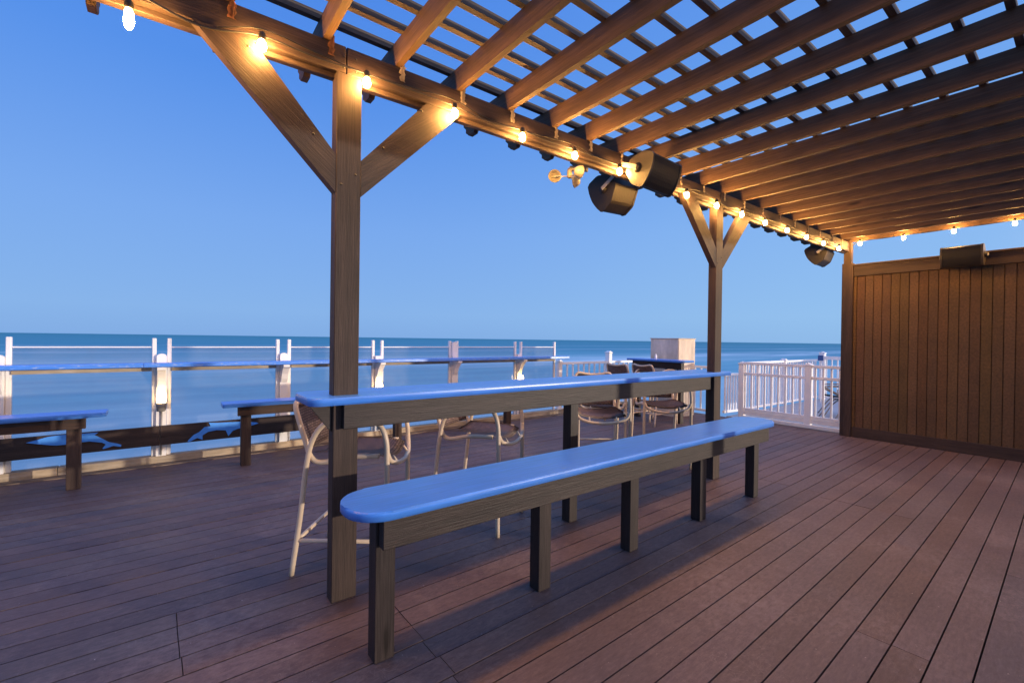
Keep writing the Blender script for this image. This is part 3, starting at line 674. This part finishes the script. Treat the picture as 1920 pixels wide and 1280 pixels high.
# ------------------------------------------------------------------ far table and plywood cabinet
T2 = thing('far_table', (-5.12, 7.50, 0), 'blue topped bar table in front of the plywood cabinet', 'table')
b = MB(); rounded_slab(b, -0.62, 0.62, -0.20, 0.22, 1.115, 1.155, 0.04); b.build('tabletop', M_BLUE, T2)
b = MB(); b.span((-.52, -.12, 0.99), (.55, -.08, 1.114), .003); b.build('apron', M_DARK, T2)
for xx in (-.45, .48):
    b = MB(); b.span((xx-.045, -.079, 0), (xx+.045, .02, 1.114), .003); b.build('leg', M_DARK, T2)
for s, xx in ((1, -.40), (-1, .43)):
    b = MB(); b.beam((xx, -.03, 0.80), (xx+s*.24, -.03, 0.985), .05, .06, (0, 1, 0)); b.build('brace', M_DARK, T2)
b = MB(); b.span((-.32, -.30, 0.0), (.32, .30, 1.55), .004)
cab = b.build('plywood_cabinet', M_PALE); cab.location = (-5.34, 8.30, 0)
tag(cab, 'tall pale plywood box standing behind the far blue table', 'cabinet')
ct = MB(); ct.span((-.335, -.315, 1.5505), (.335, .315, 1.565), .002); ct.build('lid', M_PALE, cab)
ct = MB()
ct.span((.321, -.29, 0.06), (.328, .29, 1.52)); ct.build('door', M_PALE, cab)
b = MB(); b.lathe((0, 0, 0), [(0.02, 0), (0.022, .03), (0.020, .07), (0.010, .09), (0.010, .105)], 12); o = b.build('bottle', M_WHITE2); o.location = (-5.15, 7.45, 1.1555)
tag(o, 'small white bottle standing on the far blue table', 'bottle')

# ------------------------------------------------------------------ speakers, anemometer
def speaker(label, loc, rot, bracket_to, size=(0.36, 0.22, 0.24), dark=False):
    """long axis local X, grille towards local -Y"""
    Lx, D, H = size
    Sp = thing('speaker', loc, label, 'speaker', 'outdoor wedge speakers'); Sp.rotation_euler = rot
    br = Vector(bracket_to)
    up = [(D*.50, H*.16), (D*.47, H*.22), (D*.12, H*.47), (D*.04, H*.50), (-D*.28, H*.52)]
    sec = up + [(p[0], -p[1]) for p in up[::-1]]
    gu = [(-D*.281, H*.51), (-D*.38, H*.47), (-D*.44, H*.30), (-D*.47, H*.14), (-D*.48, H*.04)]
    gr = gu + [(p[0], -p[1]) for p in gu[::-1]]
    b = MB(); b.prism(sec, 0, -Lx/2+.02, Lx/2-.02); b.build('cabinet', M_BLACK, Sp)
    b = MB(); b.prism(gr, 0, -Lx/2+.024, Lx/2-.024); b.build('grille', M_BLACK, Sp)
    for s in (-1, 1):
        cap = [(p[0]*1.03, p[1]*1.03) for p in up]+[(p[0]*1.03, p[1]*1.03) for p in gu[1:]]
        cap = cap + [(p[0], -p[1]) for p in cap[::-1]]
        xo, xi = s*Lx/2, s*(Lx/2-.022)
        b = MB(); b.prism(cap, 0, min(xo, xi), max(xo, xi)); o = b.build('end_cap', M_BLACK if dark else M_BROWNP, Sp)
        b2 = MB(); b2.lathe((s*(Lx/2+.001), D*.06, 0), [(0.040, 0), (0.040, .006), (0.030, .007), (0.030, .016), (0.012, .018)], 18, (s, 0, 0)); b2.build('pivot_knob', M_BLACK, Sp)
    b = MB()
    for s in (-1, 1): b.beam((s*(Lx/2+.024), D*.06, 0), (s*(Lx/2+.024), D*.75, 0.0), .004, .035, (0, 0, 1))
    b.beam((-(Lx/2+.026), D*.75+.002, 0), ((Lx/2+.026), D*.75+.002, 0), .004, .035, (0, 0, 1))
    b.tube([(Lx*.3, D*.4, H*.1), (Lx*.38, D*.8, H*.25), (Lx*.2, D*1.0, H*.05), (Lx*.1, D*1.05, H*.45)], .004, 6, 4)
    b.beam((0, D*.75, 0), tuple(br), .03, .03, (0, 0, 1) if abs(br.y) > .01 else (0, 1, 0)); b.build('bracket', M_METAL, Sp)
    return Sp
R = math.radians
speaker('black wedge speaker on the inner face of the long beam above the bar table', (-2.37, 3.36, 2.955), (R(24), R(0), R(92)), (0, 0.21, 0.0), (0.44, 0.24, 0.27))
speaker('dark speaker hanging outside the long beam, behind the brightest bulb', (-2.95, 3.52, 2.965), (R(30), R(3), R(-90)), (0, 0.25, 0.02), (0.34, 0.31, 0.33), True)
speaker('dark speaker hanging outside the long beam near the corner post', (-2.76, 8.42, 2.94), (R(32), 0, R(-88)), (0, 0.25, 0.02), (0.36, 0.28, 0.30), True)
speaker('black speaker sitting on the top rail of the brown board wall', (-1.13, 8.62, 2.715), (R(8), 0, R(0)), (0, 0.13, -.02), (0.42, 0.24, 0.27))
AN = thing('anemometer', (-2.80, 2.76, 2.95), 'small cup wind gauge hanging from the long beam left of the speakers', 'wind gauge')
b = MB(); b.lathe((0, 0, -.02), [(0.012, -.03), (0.022, -.02), (0.024, .02), (0.020, .05), (0.010, .06)], 12); b.build('hub', M_CUP, AN)
b = MB(); b.beam((0, 0, .035), (.12, .10, .015), .035, .035, (0, 0, 1), .003); b.build('arm_bracket', M_CUP, AN)
for a in (235, 355, 115):
    ca, sa = math.cos(R(a)), math.sin(R(a)); c = Vector((ca*.13, sa*.13, -.035))
    b = MB(); b.tube([(0, 0, -.035), tuple(c)], .005, 6, 0); b.build('rotor_arm', M_METAL, AN)
    tx = Vector((-sa, ca, 0)); b = MB(); b.lathe(c, [(0.004, -.050), (0.030, -.043), (0.047, -.020), (0.053, 0.0), (0.058, .004), (0.050, 0.002), (0.034, -.024), (0.004, -.034)], 16, tx); b.build('cup', M_CUP, AN)

# ------------------------------------------------------------------ patio chairs beyond the gate
def patio_chair(loc, a, label):
    P = thing('patio_chair', loc, label, 'chair', 'dark sling chairs on the patio beyond the gate', R(a))
    b = MB(); b.grid([[(-.25+.02*0, v, .42), (0, v, .40), (.25, v, .43)] for v in (-.25, 0, .25)], .01); b.build('seat', M_BLACK, P)
    b = MB(); b.grid([[(-.26, v, .44), (-.36, v, .75), (-.48, v, 1.05)] for v in (-.25, 0, .25)], .01); b.build('backrest', M_BLACK, P)
    for s in (-1, 1):
        b = MB(); b.tube([(-.42, s*.27, 0), (-.05, s*.27, .40), (.28, s*.27, .62), (-.35, s*.27, .66)], .013, 8, 4); b.tube([(.35, s*.27, 0), (.1, s*.27, .36), (-.27, s*.27, .44), (-.49, s*.27, 1.07)], .013, 8, 4); b.build('side_frame', M_METAL, P)
patio_chair((-3.28, 11.2, -.02), 200, 'dark sling patio chair seen through the gate, left one')
patio_chair((-2.95, 10.6, -.02), 215, 'dark sling patio chair seen through the gate, next to the wall')
